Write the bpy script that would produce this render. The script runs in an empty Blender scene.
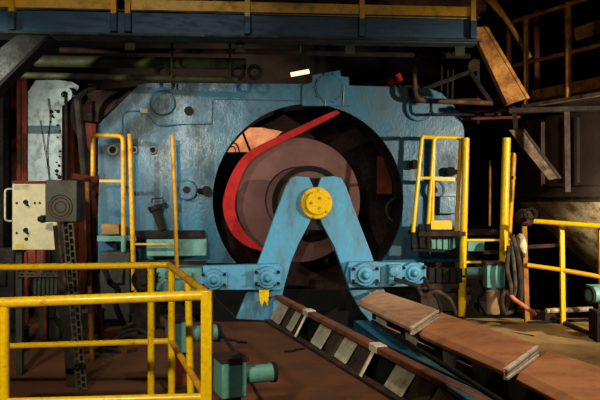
import bpy, bmesh, math, random
from mathutils import Vector, Matrix
random.seed(7)
SC = bpy.context.scene
COL = SC.collection
EYE = 1.4
# ------------------------------------------------------------------ camera, world, lights
cd = bpy.data.cameras.new('camera'); cam = bpy.data.objects.new('camera', cd); COL.objects.link(cam)
cam.location = (0, 0, EYE); cam.rotation_euler = (math.radians(90), 0, 0)
cd.sensor_width = 36; cd.lens = 42; cd.clip_start = .05; cd.clip_end = 100
SC.camera = cam
w = bpy.data.worlds.new('world'); SC.world = w; w.use_nodes = True
w.node_tree.nodes['Background'].inputs[0].default_value = (.62, .72, 1.0, 1)
w.node_tree.nodes['Background'].inputs[1].default_value = .012
SC.view_settings.view_transform = 'Standard'; SC.view_settings.look = 'None'
SC.view_settings.gamma = 1; SC.view_settings.exposure = 0.75
SC.view_settings.use_curve_mapping = False

def lamp(name, loc, target, power, color, size=.25, spot=None, blend=.5):
    ld = bpy.data.lights.new(name, 'SPOT' if spot else 'POINT')
    ld.energy = power; ld.color = color; ld.shadow_soft_size = size
    if spot:
        ld.spot_size = math.radians(spot); ld.spot_blend = blend
    o = bpy.data.objects.new(name, ld); COL.objects.link(o); o.location = loc
    d = Vector(target) - Vector(loc)
    o.rotation_euler = d.to_track_quat('-Z', 'Y').to_euler()
    return o
WARM = (1.0, .88, .68)
lamp('flood_light_right', (4.6, 4.4, 1.95), (1.9, 8.3, 1.35), 640, (1, .88, .68), .06, 62, .7)
lamp('flood_light_left', (-4.1, 5.0, 2.6), (-2.5, 8.4, 1.7), 420, (1, .93, .80), .06, 62, .9)
lamp('high_bay_light', (2.7, 2.6, 5.4), (1.7, 5.4, .3), 420, WARM, .15, 58, .6)
lamp('work_light_left', (-1.3, .1, 2.7), (-1.5, 4.8, .75), 360, (1, .88, .6), .07, 54, .6)
lamp('walkway_fill', (-1.0, 2.2, 3.5), (-1.9, 7.1, 3.1), 130, (1, .95, .85), .1, 44, .8)  # added fill, brightens the left end of the walkway beam
lamp('panel_fill', (-2.3, 3.1, 2.5), (-2.1, 5.4, 1.4), 75, (1, .92, .74), .05, 44, .6)  # added fill just for the control cabinet, no actual fixture
lamp('hopper_fill', (3.7, 5.7, 1.5), (4.6, 8.4, .95), 560, (1, .86, .6), .06, 60, .5)  # added low fill that brightens the hopper cone
lamp('centre_fill', (-.9, 1.9, 4.3), (.15, 8.0, .6), 100, (.9, .96, 1), .1, 46, .8)  # added front fill so the trestle stands out from the plate
lamp('upper_fill', (1.5, .5, 3.2), (2.6, 8.0, 3.4), 85, (1, .86, .66), .2, 60, .8)  # added soft fill for the stringer and upper platform
lamp('rear_light', (-1.5, 10.4, 3.3), (-1.5, 12.9, 2.3), 190, (1, .66, .42), .1, 100, .4)

# ------------------------------------------------------------------ materials
def C(r, g, b):
    f = lambda v: (v/255/12.92) if v/255 <= .04045 else ((v/255+.055)/1.055)**2.4
    return (f(r), f(g), f(b), 1)
MATS = {}
def mat(name, base, dirt=None, amount=.45, scale=3.0, rough=.55, metal=0., bump=.15, fine=30., streak=1.0, soft=.12, emit=0):
    """painted / worn surface: base colour broken up by patches of dirt or rust"""
    m = bpy.data.materials.new(name); m.use_nodes = True; nt = m.node_tree; N = nt.nodes; L = nt.links
    b = N['Principled BSDF']
    tc = N.new('ShaderNodeNewGeometry')
    mp = N.new('ShaderNodeMapping'); L.new(tc.outputs['Position'], mp.inputs[0]); mp.inputs['Scale'].default_value = (1, 1, streak)
    n1 = N.new('ShaderNodeTexNoise'); n1.inputs['Scale'].default_value = scale; n1.inputs['Detail'].default_value = 8; n1.inputs['Roughness'].default_value = .65
    n2 = N.new('ShaderNodeTexNoise'); n2.inputs['Scale'].default_value = fine; n2.inputs['Detail'].default_value = 5
    L.new(mp.outputs[0], n1.inputs[0]); L.new(mp.outputs[0], n2.inputs[0])
    r = N.new('ShaderNodeValToRGB'); r.color_ramp.elements[0].position = max(0, 1-amount-soft); r.color_ramp.elements[1].position = min(1, 1-amount+soft)
    mx0 = N.new('ShaderNodeMath'); mx0.operation = 'MULTIPLY_ADD'; mx0.inputs[1].default_value = .3; L.new(n2.outputs[0], mx0.inputs[0])
    s = N.new('ShaderNodeMath'); s.operation = 'MULTIPLY'; s.inputs[1].default_value = .85; L.new(n1.outputs[0], s.inputs[0]); L.new(s.outputs[0], mx0.inputs[2])
    L.new(mx0.outputs[0], r.inputs[0])
    mix = N.new('ShaderNodeMixRGB'); mix.inputs[1].default_value = base; mix.inputs[2].default_value = dirt or base
    L.new(r.outputs[0], mix.inputs[0])
    v = N.new('ShaderNodeMixRGB'); v.blend_type = 'MULTIPLY'; v.inputs[0].default_value = .42
    rr = N.new('ShaderNodeValToRGB'); rr.color_ramp.elements[0].position = .3; rr.color_ramp.elements[1].position = .7
    rr.color_ramp.elements[0].color = (.55, .55, .55, 1); rr.color_ramp.elements[1].color = (1.15, 1.15, 1.15, 1)
    L.new(n2.outputs[0], rr.inputs[0]); L.new(mix.outputs[0], v.inputs[1]); L.new(rr.outputs[0], v.inputs[2])
    L.new(v.outputs[0], b.inputs['Base Color'])
    ro = N.new('ShaderNodeMapRange'); ro.inputs['To Min'].default_value = rough; ro.inputs['To Max'].default_value = min(1, rough+.3)
    L.new(r.outputs[0], ro.inputs[0]); L.new(ro.outputs[0], b.inputs['Roughness'])
    b.inputs['Metallic'].default_value = metal
    bp = N.new('ShaderNodeBump'); bp.inputs['Strength'].default_value = bump; bp.inputs['Distance'].default_value = .02
    L.new(mx0.outputs[0], bp.inputs['Height']); L.new(bp.outputs[0], b.inputs['Normal'])
    if emit:
        b.inputs['Emission Color'].default_value = base; b.inputs['Emission Strength'].default_value = emit
    MATS[name] = m; return m
BLUE = mat('blue_paint', C(36, 104, 136), C(36, 70, 84), .38, 2.6, .27, 0, .34, 44, .5)
YOKEB = mat('light_blue_paint', C(84, 164, 208), C(84, 112, 118), .34, 5, .45, 0, .15, 40, .35)
DBLUE = mat('dark_blue_beam_paint', C(18, 68, 96), C(40, 54, 60), .34, 6, .5, 0, .3, 60, 4.)
TEAL = mat('teal_paint', C(96, 158, 150), C(80, 86, 70), .33, 6, .5, 0, .2, 40)
GREENG = mat('grey_green_paint', C(46, 56, 46), C(40, 34, 24), .4, 5, .55, 0, .2, 40)
MOSS = mat('green_pipe_paint', C(56, 66, 18), C(34, 28, 14), .42, 4, .6, 0, .2, 30)
YEL = mat('yellow_paint', C(244, 198, 4), C(140, 84, 14), .27, 9, .3, 0, .1, 40, 1, .08)
YELD = mat('dirty_yellow_paint', C(234, 172, 12), C(130, 82, 16), .33, 7, .45, 0, .2, 40)
YELR = mat('rusty_yellow_paint', C(186, 124, 26), C(104, 58, 20), .42, 7, .6, 0, .3, 40)
STRIPE = mat('dark_teal_stripe', C(12, 66, 78), C(10, 50, 58), .4, 5, .5, 0, .2, 40)
STAIN = mat('dark_stain', C(120, 66, 38), C(196, 124, 80), .46, 18, .9, 0, .3, 60)
TEALB = mat('teal_blue_paint', C(52, 116, 134), C(60, 70, 66), .4, 6, .5, 0, .2, 40)
SANDP = mat('tan_pedestal', C(160, 124, 88), C(100, 72, 48), .42, 6, .8, 0, .3, 40)
BRACE = mat('dark_green_brace_paint', C(30, 40, 34), C(24, 26, 20), .45, 5, .6, 0, .2, 40)
HOPB = mat('dusty_brace_steel', C(128, 106, 76), C(64, 48, 34), .45, 8, .6, 0, .4, 50)
YELP = mat('rusty_pipe_paint', C(112, 72, 26), C(56, 34, 18), .45, 7, .6, 0, .3, 40)
RUST = mat('rust_steel', C(96, 50, 28), C(44, 28, 20), .5, 5, .8, .1, .5, 35)
RUSTR = mat('red_rust_paint', C(136, 52, 22), C(50, 24, 16), .42, 3, .75, 0, .4, 30, .5)
RED = mat('red_paint', C(182, 3, 8), C(130, 3, 6), .36, 3, .75, 0, .1, 30)
DISC = mat('brown_wheel_paint', C(118, 76, 70), C(100, 64, 60), .5, 2, .5, .0, .1, 20)
DARK = mat('dark_grease_steel', C(44, 34, 26), C(24, 20, 16), .5, 5, .7, .2, .4, 30)
MAROON = mat('dark_maroon_steel', C(50, 15, 10), C(26, 10, 8), .5, 3, .65, .1, .3, 24)
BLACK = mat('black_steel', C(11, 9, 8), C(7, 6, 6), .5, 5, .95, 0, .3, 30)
SLAB = mat('copper_brown_slab', C(216, 142, 92), C(150, 84, 50), .33, 3.2, .75, 0, .3, 40, 1, .14)
SLABP = mat('pale_brown_slab', C(220, 172, 132), C(176, 120, 84), .4, 5, .75, 0, .3, 40, 1, .14)
EDGE = mat('pale_flaky_edge', C(238, 228, 208), C(120, 88, 64), .3, 14, .8, 0, .6, 70)
RAILM = mat('brown_cap_rail', C(146, 90, 66), C(78, 44, 32), .38, 6, .6, 0, .3, 50)
WHITEP = mat('grimy_white_panel', C(206, 200, 176), C(120, 108, 84), .34, 6, .7, 0, .3, 40)
BROWNP = mat('brown_panel', C(92, 68, 42), C(54, 38, 24), .45, 7, .7, 0, .4, 40)
GALV = mat('galvanised_sheet', C(140, 156, 156), C(84, 96, 98), .3, 7, .5, .3, .3, 50)
STEEL = mat('brushed_stainless', C(234, 228, 194), C(206, 198, 164), .4, 5, .4, 0, .05, 60)
BOXG = mat('green_box_paint', C(52, 60, 50), C(58, 48, 38), .34, 6, .5, 0, .15, 50)
CONC = mat('dusty_ore_floor', C(126, 74, 36), C(76, 40, 20), .45, 1.6, .9, 0, .5, 22, 1, .2)
SAND = mat('sandy_dust_floor', C(190, 150, 86), C(108, 78, 44), .42, 2.4, .95, 0, .9, 26, 1, .2)
WALLM = mat('dark_wall', C(26, 20, 15), C(16, 13, 10), .5, 1.5, .9, 0, .3, 12)  # colour kept very dark to stand for the unlit back of the hall
CEILM = mat('dark_ceiling', C(30, 26, 22), C(18, 16, 14), .5, 1.5, .9, 0, .3, 12)  # near-black ceiling colour with slightly darker patches
PEACH = mat('peach_plaster', C(226, 172, 138), C(170, 110, 80), .4, 4, .9, 0, .2, 30)
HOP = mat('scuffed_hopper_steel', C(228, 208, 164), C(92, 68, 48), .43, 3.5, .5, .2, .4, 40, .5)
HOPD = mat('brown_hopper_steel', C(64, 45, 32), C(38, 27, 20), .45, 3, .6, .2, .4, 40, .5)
HOSE = mat('rubber_hose', C(98, 72, 54), C(44, 30, 22), .5, 12, .7, 0, .3, 50)
ORANGE = mat('orange_hose', C(216, 128, 84), C(130, 70, 44), .35, 8, .6, 0, .2, 50)
WHITE = mat('white_plastic', C(225, 225, 215), None, .3, 8, .4, 0, .02, 50)
BLK = mat('black_plastic', C(12, 12, 12), None, .3, 8, .85, 0, .02, 50)
YST = mat('yellow_sticker', C(230, 200, 30), None, .3, 8, .5, 0, .02, 50)
GREYC = mat('grey_cable_chain', C(90, 86, 72), C(50, 44, 34), .45, 10, .6, .2, .3, 60)

# ------------------------------------------------------------------ mesh helpers
def P(x, y, Z):
    return Vector(((x-300)/700*Z, Z, EYE+(200-y)/700*Z))
def G(x, y, h=0.):                    # pixel seen on a horizontal plane of height h
    return P(x, y, 700*(EYE-h)/(y-200))
TH = math.atan(.10); CT, ST = math.cos(TH), math.sin(TH); Y0 = 8.6
FR = Matrix.Translation((0, Y0, 0)) @ Matrix.Rotation(TH, 4, 'Z')
def ML(x, y, off):                     # machine-frame coordinates (along plate, toward viewer = -y, up)
    u = (x-300)/700
    lx = (u*(Y0-off*CT)-off*ST)/(CT-u*ST)
    Yw = Y0+lx*ST-off*CT
    return Vector((lx, -off, EYE+(200-y)/700*Yw))
def M(x, y, off): return FR @ ML(x, y, off)

class MB:
    def __init__(s): s.bm = bmesh.new(); s.T = Matrix.Identity(4)
    def v(s, p): return s.bm.verts.new(s.T @ Vector(p))
    def face(s, pts):
        s.bm.faces.new([s.v(p) for p in pts]); return s
    def hexa(s, a, b):                 # two quads, matching order
        A = [s.v(p) for p in a]; B = [s.v(p) for p in b]; n = len(A)
        s.bm.faces.new(A[::-1]); s.bm.faces.new(B)
        for i in range(n): s.bm.faces.new((A[i], A[(i+1) % n], B[(i+1) % n], B[i]))
        return s
    def box(s, c, d, rot=None):
        R = rot or Matrix.Identity(3); c = Vector(c); x, y, z = d[0]/2, d[1]/2, d[2]/2
        f = lambda a, b_, e: c + R @ Vector((a*x, b_*y, e*z))
        return s.hexa([f(-1,-1,-1), f(1,-1,-1), f(1,1,-1), f(-1,1,-1)], [f(-1,-1,1), f(1,-1,1), f(1,1,1), f(-1,1,1)])
    def prism(s, pts, vec):            # polygon pushed along a vector
        v = Vector(vec); a = [Vector(p) for p in pts]
        return s.hexa(a, [p+v for p in a])
    def bar(s, p0, p1, wd, ht, up=(0, 0, 1)):
        p0, p1 = Vector(p0), Vector(p1); d = (p1-p0).normalized(); u = Vector(up)
        r = d.cross(u).normalized(); u = r.cross(d).normalized()
        q = [(-1,-1), (1,-1), (1,1), (-1,1)]
        return s.hexa([p0+r*a*wd/2+u*b_*ht/2 for a, b_ in q], [p1+r*a*wd/2+u*b_*ht/2 for a, b_ in q])
    def tube(s, pts, r, n=12, closed=False, r1=None):
        pts = [Vector(p) for p in pts]; rings = []; m = len(pts); ref = None
        for i, p in enumerate(pts):
            if closed: d = pts[(i+1) % m]-pts[i-1]
            else: d = pts[min(i+1, m-1)]-pts[max(i-1, 0)]
            d.normalize()
            if ref is None: ref = d.orthogonal().normalized()
            ref = (ref-d*ref.dot(d)).normalized(); bi = d.cross(ref)
            rr = r if r1 is None else r+(r1-r)*i/(m-1)
            rings.append([s.v(p+(ref*math.cos(2*math.pi*k/n)+bi*math.sin(2*math.pi*k/n))*rr) for k in range(n)])
        for i in range(m if closed else m-1):
            A, B = rings[i], rings[(i+1) % m]
            for k in range(n): s.bm.faces.new((A[k], A[(k+1) % n], B[(k+1) % n], B[k]))
        if not closed:
            s.bm.faces.new(rings[0][::-1]); s.bm.faces.new(rings[-1])
        return s
    def lathe(s, p0, axis, prof, n=32, cap=True):   # prof: (distance along axis, radius)
        p0 = Vector(p0); ax = Vector(axis).normalized(); u = ax.orthogonal().normalized(); w_ = ax.cross(u); rings = []
        for t, r in prof:
            rings.append([s.v(p0+ax*t+(u*math.cos(2*math.pi*k/n)+w_*math.sin(2*math.pi*k/n))*r) for k in range(n)])
        for A, B in zip(rings, rings[1:]):
            for k in range(n): s.bm.faces.new((A[k], A[(k+1) % n], B[(k+1) % n], B[k]))
        if cap: s.bm.faces.new(rings[0][::-1]); s.bm.faces.new(rings[-1])
        return s
    def ring(s, p0, axis, ro, ri, t, n=48):
        prof = [(0, ri), (0, ro), (t, ro), (t, ri)]
        p0 = Vector(p0); ax = Vector(axis).normalized(); u = ax.orthogonal().normalized(); w_ = ax.cross(u)
        R = [[s.v(p0+ax*a+(u*math.cos(2*math.pi*k/n)+w_*math.sin(2*math.pi*k/n))*r) for k in range(n)] for a, r in prof]
        for i in range(4):
            A, B = R[i], R[(i+1) % 4]
            for k in range(n): s.bm.faces.new((A[k], A[(k+1) % n], B[(k+1) % n], B[k]))
        return s
    def build(s, name, m, parent=None, label=None, bevel=0, smooth=True):
        bmesh.ops.remove_doubles(s.bm, verts=s.bm.verts, dist=1e-6)
        bmesh.ops.recalc_face_normals(s.bm, faces=s.bm.faces)
        me = bpy.data.meshes.new(name); 
        o = bpy.data.objects.new(name, me); COL.objects.link(o)
        if parent:
            o.parent = parent; loc = total_loc(parent)
            bmesh.ops.translate(s.bm, verts=s.bm.verts, vec=-loc)
        else:
            vs = [v.co for v in s.bm.verts]
            c = Vector((sum(v.x for v in vs)/len(vs), sum(v.y for v in vs)/len(vs), min(v.z for v in vs)))
            bmesh.ops.translate(s.bm, verts=s.bm.verts, vec=-c); o.location = c
        s.bm.to_mesh(me); s.bm.free(); me.materials.append(m)
        if smooth:
            me.polygons.foreach_set('use_smooth', [True]*len(me.polygons))
            me.set_sharp_from_angle(angle=math.radians(35))
        if bevel:
            b = o.modifiers.new('bevel', 'BEVEL'); b.width = bevel; b.segments = 2; b.limit_method = 'ANGLE'; b.angle_limit = math.radians(40)
        if label: o['label'] = label
        return o
def total_loc(o):
    v = Vector((0, 0, 0))
    while o: v += Vector(o.location); o = o.parent
    return v
def thing(name, label, cat, loc, group=None):
    o = bpy.data.objects.new(name, None); COL.objects.link(o); o.location = loc; o.empty_display_size = .1
    o['label'] = label; o['category'] = cat
    if group: o['group'] = group
    return o
def tag(o, label, cat, group=None, kind=None):
    o['label'] = label; o['category'] = cat
    if group: o['group'] = group
    if kind: o['kind'] = kind
    return o
def struct(o): o['kind'] = 'structure'; return o
def shift(T, v): return [Vector(p)+Vector(v) for p in T]
def arc(c, u, v, r, a0, a1, n):
    return [Vector(c)+Vector(u)*r*math.cos(math.radians(a0+(a1-a0)*i/n))+Vector(v)*r*math.sin(math.radians(a0+(a1-a0)*i/n)) for i in range(n+1)]
def rounded(pts, r, n=5):              # polyline with rounded corners
    pts = [Vector(p) for p in pts]; out = [pts[0]]
    for a, b, c in zip(pts, pts[1:], pts[2:]):
        d0 = (a-b).normalized(); d1 = (c-b).normalized()
        s0, s1 = b+d0*r, b+d1*r
        for i in range(n+1):
            t = i/n; out.append((1-t)**2*s0+2*t*(1-t)*b+t*t*s1)
    out.append(pts[-1]); return out
def curve(pts, n=6):                   # Catmull-Rom
    pts = [Vector(p) for p in pts]; q = [pts[0]*2-pts[1]]+pts+[pts[-1]*2-pts[-2]]; out = []
    for i in range(1, len(q)-2):
        for k in range(n):
            t = k/n; a, b, c, d = q[i-1], q[i], q[i+1], q[i+2]
            out.append(.5*((2*b)+(c-a)*t+(2*a-5*b+4*c-d)*t*t+(3*b-a-3*c+d)*t**3))
    out.append(pts[-1]); return out
FWD = FR.to_3x3() @ Vector((0, -1, 0))   # out of the machine face, toward the viewer
ALONG = FR.to_3x3() @ Vector((1, 0, 0))
UP = Vector((0, 0, 1))
RM = FR.to_3x3()

# ------------------------------------------------------------------ the setting
def plate_xy(name, pts, z, t, m):
    b = MB(); b.prism([(x, y, z-t) for x, y in pts], (0, 0, t)); return struct(b.build(name, m, smooth=False))
XR = lambda Y: .69-.333*(Y-4.9)           # foot line of the conveyor edge
XS = lambda Y: 1.50-.27*(Y-5.65)         # inner edge of the right-hand floor
plate_xy('floor', [(-8, -2), (XR(-2), -2), (XR(8.05), 8.05), (-1.35, 8.05), (-1.35, 13), (-8, 13)], 0, .12, CONC)
plate_xy('floor', [(XS(-2), -2), (8, -2), (8, 8.3), (1.15, 8.3), (1.15, 8.1), (XS(8.1), 8.1)], 0, .12, SAND)
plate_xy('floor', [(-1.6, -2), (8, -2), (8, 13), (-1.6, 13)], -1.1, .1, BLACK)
b = MB(); b.box((0, 13.05, 3), (16, .1, 8.4)); struct(b.build('wall_back', WALLM, smooth=False))
b = MB(); b.box((-8.05, 5.5, 3), (.1, 15, 8.4)); struct(b.build('wall_left', WALLM, smooth=False))
b = MB(); b.box((8.05, 5.5, 3), (.1, 15, 8.4)); struct(b.build('wall_right', WALLM, smooth=False))
b = MB(); b.box((0, 5.5, 7.25), (16.2, 15.2, .1)); struct(b.build('ceiling', CEILM, smooth=False))
b = MB(); b.box((-1.6, 12.95, 2.0), (2.6, .1, 1.7)); struct(b.build('trim_1', PEACH, smooth=False))

# ------------------------------------------------------------------ the blue machine housing
hc = ML(309.3, 200, 0); HR = 95.5/700*8.66
housing = thing('machine_housing', 'large blue steel machine housing with a round opening around the brown wheel', 'machine', M(290, 314, 0)-Vector((0,0,0)))
outer = [ML(x, y, 0) for x, y in [(98, 262), (98, 125), (141, 83), (304, 84), (428, 88), (441, 93), (452, 103), (460, 115), (464, 130), (464, 262)]]
hole_arc = [hc+Vector((math.cos(math.radians(a)), 0, math.sin(math.radians(a))))*HR for a in [-40.7+(261.4)*k/60 for k in range(61)]]
bm = bmesh.new(); ov = [bm.verts.new(p) for p in outer+hole_arc]
bmesh.ops.triangle_fill(bm, edges=[bm.edges.new((ov[i], ov[(i+1) % len(ov)])) for i in range(len(ov))], use_beauty=True, use_dissolve=False)
g = bmesh.ops.extrude_face_region(bm, geom=bm.faces[:])
bmesh.ops.translate(bm, verts=[x for x in g['geom'] if isinstance(x, bmesh.types.BMVert)], vec=(0, .05, 0))
bmesh.ops.transform(bm, matrix=FR, verts=bm.verts)
b = MB(); b.bm.free(); b.bm = bm
b.build('face_plate', BLUE, housing, smooth=False)
b = MB(); b.T = FR                       # casing: band around the outer edge
o2 = [p.copy() for p in outer]
for i in range(len(o2)-1):
    p, q = o2[i], o2[(i+1) % len(o2)]
    d = (q-p).normalized(); nrm = Vector((d.z, 0, -d.x))*.03
    b.prism([p+Vector((0, .05, 0)), q+Vector((0, .05, 0)), q+nrm+Vector((0, .05, 0)), p+nrm+Vector((0, .05, 0))], (0, .5, 0))
b.build('side_casing', BLUE, housing, smooth=False)
b = MB(); b.T = FR
for p, q in zip(hole_arc, hole_arc[1:]):
    e = lambda p_, r_: hc+(p_-hc)*(r_/HR)+Vector((0, .055, 0))
    b.prism([e(p, HR), e(q, HR), e(q, HR+.03), e(p, HR+.03)], (0, .5, 0))
b.build('opening_liner', MAROON, housing, 'dark maroon liner of the round opening')
b = MB(); b.T = FR; q = [ML(x, y, .03) for x, y in [(302, 106), (302, 85), (312, 82), (312, 75), (323, 73), (340, 70), (341, 76), (349, 77), (350, 106)]]
b.prism(q, (0, .03, 0))
b.build('top_plate', BLUE, housing, smooth=False, bevel=.006)
b = MB(); c = M(329, 88, .03); b.lathe(c, FWD, [(0, .17), (.018, .17), (.018, .162), (.012, .162), (.012, .154), (.02, .154), (.02, .001)], 40)
for k in range(10):
    a = 2*math.pi*k/10; p = c+ALONG*.18*math.cos(a)+UP*.18*math.sin(a); b.lathe(p, FWD, [(0, .011), (.02, .011)], 6)
b.build('round_cover', BLUE, housing)
b = MB()
for x in (302, 350): b.bar(M(x, 87, .012), M(x, 106, .012), .012, .02)
b.bar(M(160, 125, .006), M(212, 124, .006), .008, .012); b.bar(M(213, 100, .006), M(212, 124, .006), .008, .012)
b.bar(M(214, 99, .006), M(300, 101, .006), .008, .012)
b.tube(curve([M(148, 115, .015), M(160, 126, .015), M(185, 124, .015)]), .006, 6)
b.build('weld_seam', DBLUE, housing, 'thin seams and conduit lines across the plate')
b = MB()
for x in (325, 343): b.bar(M(x+1, 86 if x > 330 else 99, .04), M(x, 106, .04), .016, .006)
b.build('paint_drip', YELD, housing, 'yellow paint drips beside the round cover')
def cover(x, y, rp, m=BLUE, depth=.05, name='cover_disc', hole=None, ringm=None):
    b = MB(); r = rp/700*8.6; c = M(x, y, 0)
    b.lathe(c, FWD, [(0, r), (depth, r), (depth+.01, r-.012), (depth+.01, r*.86), (depth-.005, r*.84), (depth-.005, .001)], 36)
    o = b.build(name, m, housing)
    if hole:
        b = MB(); b.lathe(M(x, y, 0)+FWD*(depth-.01), FWD, [(0, hole/700*8.6), (.014, hole/700*8.6)], 20); b.build('bore', BLK, o, 'black bore')
    return o
cover(163, 103, 12.5); cover(418, 108, 14); cover(187, 190, 10, BLUE, .07, hole=3.6); cover(433, 190, 10.5, BLUE, .07, hole=3.2)
for x, y, r in [(113, 150, 6), (134, 150, 4), (153, 150, 4.6)]: cover(x, y, r, GALV, .03, 'sight_port', hole=r*.55)
b = MB(); b.lathe(M(189, 111, 0), FWD, [(0, .055), (.035, .055), (.04, .045)], 24); b.build('plug', BLK, housing, 'black round plug')
b = MB(); b.box(M(144, 111, .02), (.09, .05, .06), RM); b.build('terminal_block', WHITEP, housing, 'small pale terminal block', bevel=.006)
b = MB(); b.tube(curve([M(140, 111, .02), M(124, 113, .015), M(122, 130, .015), M(123, 160, .015)]), .008, 6); b.build('conduit', BLUE, housing)
for x, y in [(207, 191), (412, 165), (448, 172)]:
    b = MB(); c = M(x-9 if x < 300 else x+10, y, .05); e = M(x, y, .11)
    b.tube([c, M(x, y, .05)], .03, 10)
    b.lathe(M(x, y, .0), FWD, [(0, .035), (.07, .035), (.07, .06), (.13, .06), (.14, .04)], 20)
    b.build('grease_fitting', DARK, housing, 'greasy black round fitting')
b = MB(); b.box(M(446, 205, .07), (.26, .14, .22), RM); b.build('dark_box', BLUE, housing, bevel=.01)
b = MB(); b.lathe(M(155, 207, .16), M(162, 228, .22)-M(155, 207, .16), [(0, .075), (.05, .075), (.06, .055), (.24, .045), (.3, .045)], 20)
b.bar(M(149, 209, .1), M(166, 204, .16), .06, .04); b.tube([M(152, 203, .2), M(152, 199, .2), M(163, 198, .2), M(163, 203, .2)], .01, 6)
b.build('valve', DARK, housing, 'greasy brown valve with a tilted spout')
# interior behind the opening
b = MB(); b.T = FR
b.prism([ML(x, y, -1.0) for x, y in [(200, 330), (200, 152), (252, 152), (262, 150), (283, 131), (262, 127), (200, 127), (200, 85), (420, 85), (420, 330)]], (0, .08, 0))
b.build('rear_plate', MAROON, housing, smooth=False)
b = MB(); b.T = FR
for x0, x1, y0, y1 in [(196, 420, 290, 330)]:
    b.prism([ML(x0, y1, -.55), ML(x1, y1, -.55), ML(x1, y0, -.55), ML(x0, y0, -.55)], (0, .06, 0))
b.build('lower_plate', BLACK, housing, smooth=False)
b = MB(); b.bar(M(241, 128, -.9), M(251, 153, -.9), .03, .03); b.tube(curve([M(230, 142, -.9), M(237, 145, -.9), M(240, 155, -.9)]), .01, 8); b.tube(curve([M(228, 148, -.9), M(234, 147, -.9), M(236, 155, -.9)]), .008, 8)
b.build('brace', MAROON, housing)
b = MB(); b.bar(M(366, 122, -.8), M(352, 134, -.8), .08, .08); b.build('red_bracket', MAROON, housing, 'dark red bracket deep inside')
b = MB(); b.ring(M(397, 210, -.5), FWD, .17, .145, .05, 40); b.build('inner_ring', GREENG, housing)
b = MB(); b.box(M(384, 175, -.6), (.2, .05, .5), RM); b.build('rust_panel', RUSTR, housing)
# dark base under the housing
base = housing
b = MB(); b.box(M(150, 287, -.35), (1.3, .5, .64), RM); b.build('base_block', DARK, base, bevel=.02)
b = MB(); b.box(M(150, 264, -.05), (1.36, .3, .07), RM); b.build('ledge', RUST, base)
base2 = housing
b = MB(); b.box(M(415, 289, -.35), (1.1, .5, .62), RM); b.build('base_block', DARK, base2, bevel=.02)
b = MB(); b.box(M(425, 264, -.05), (1.2, .3, .06), RM); b.build('ledge', DARK, base2)

# ------------------------------------------------------------------ the wheel and red guard
wc = M(298, 200, -.18); WR = 62/700*8.78
wheel = thing('flywheel', 'big brown disc wheel turning inside the round opening', 'wheel', wc-UP*WR)
b = MB(); b.lathe(wc-FWD*.08, FWD, [(0, WR), (.14, WR), (.15, WR-.01), (.15, .42), (.13, .40), (.13, .05)], 80); b.build('disc', DISC, wheel)
wc2 = M(300, 203, -.02)
b = MB(); b.lathe(M(309, 203, -.06), FWD, [(0, .40), (.03, .40), (.04, .39)], 48); b.build('hub_flange', DISC, wheel)
b = MB(); b.ring(M(309, 203, -.04), FWD, .46, .40, .05, 48); b.build('hub_ring', BLACK, wheel, 'dark ring around the hub')
b = MB(); b.lathe(M(316, 203, -.05), FWD, [(0, .12), (.33, .12)], 24); b.build('shaft', DARK, wheel)
gd = [(337, 110), (322, 116), (290, 131), (262, 144), (247, 153), (236, 166), (228, 182), (223, 200), (224, 215), (229, 228), (237, 239), (249, 247), (262, 251)]
gi = [(340, 113), (325, 121), (293, 137), (268, 149), (254, 158), (245, 169), (239, 184), (235, 200), (236, 214), (241, 226), (247, 235), (256, 243), (264, 250)]
gdc = curve([ML(x, y, -.02) for x, y in gd], 5); gic = curve([ML(x, y, -.02) for x, y in gi], 5)
b = MB(); b.T = FR; n = len(gdc); D = Vector((0, .16, 0)); ring = []
for i in range(n): ring.append([b.v(gdc[i]), b.v(gic[i]), b.v(gic[i]+D), b.v(gdc[i]+D)])
for i in range(n-1):
    for k in range(4): b.bm.faces.new((ring[i][k], ring[i][(k+1) % 4], ring[i+1][(k+1) % 4], ring[i+1][k]))
b.bm.faces.new(ring[0]); b.bm.faces.new(ring[-1])
tag(b.build('drive_belt', RED), 'bright red curved band wrapping the left side of the brown wheel', 'belt')

# ------------------------------------------------------------------ the trestle carrying the hub
OY = .42
tr = thing('trestle', 'light blue A-shaped steel trestle carrying the yellow hub cap', 'trestle', M(305, 320, OY)+Vector((0,0,-.0)))
L_leg = [(309, 177), (297, 176), (291, 178), (286, 186), (275, 215), (262, 252), (250, 284), (236, 319), (272, 321), (281, 300), (286, 280), (291, 262), (299, 243), (309, 224), (314, 212), (316, 203), (313, 186)]
R_leg = [(321, 177), (334, 176), (341, 178), (346, 186), (356, 214), (370, 250), (379, 276), (392, 310), (396, 327), (374, 326), (361, 311), (350, 292), (342, 268), (334, 246), (322, 224), (318, 212), (316, 203), (318, 186)]
for poly in (L_leg, R_leg):
    b = MB(); b.T = FR; b.prism([ML(x, y, OY) for x, y in poly], (0, .12, 0)); b.build('leg', YOKEB, tr, smooth=False, bevel=.008)
b = MB(); b.T = FR; b.prism([ML(x, y, OY-.06) for x, y in [(306, 178), (325, 178), (323, 230), (308, 230)]], (0, .05, 0)); b.build('web', DARK, tr, smooth=False)
hubc = M(316, 203, OY)
b = MB(); b.lathe(hubc, FWD, [(0, .185), (.05, .185), (.06, .175), (.06, .14), (.10, .135), (.11, .125), (.11, .001)], 48)
cap = b.build('hub_cap', YEL, tr, 'yellow round bearing cap')
b = MB()
for k in range(6):
    a = math.radians(20+60*k); b.lathe(hubc+FWD*.058+ALONG*.158*math.cos(a)+UP*.158*math.sin(a), FWD, [(0, .014), (.018, .014)], 6)
b.build('bolt_ring', YELD, cap)
b = MB()
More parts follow.
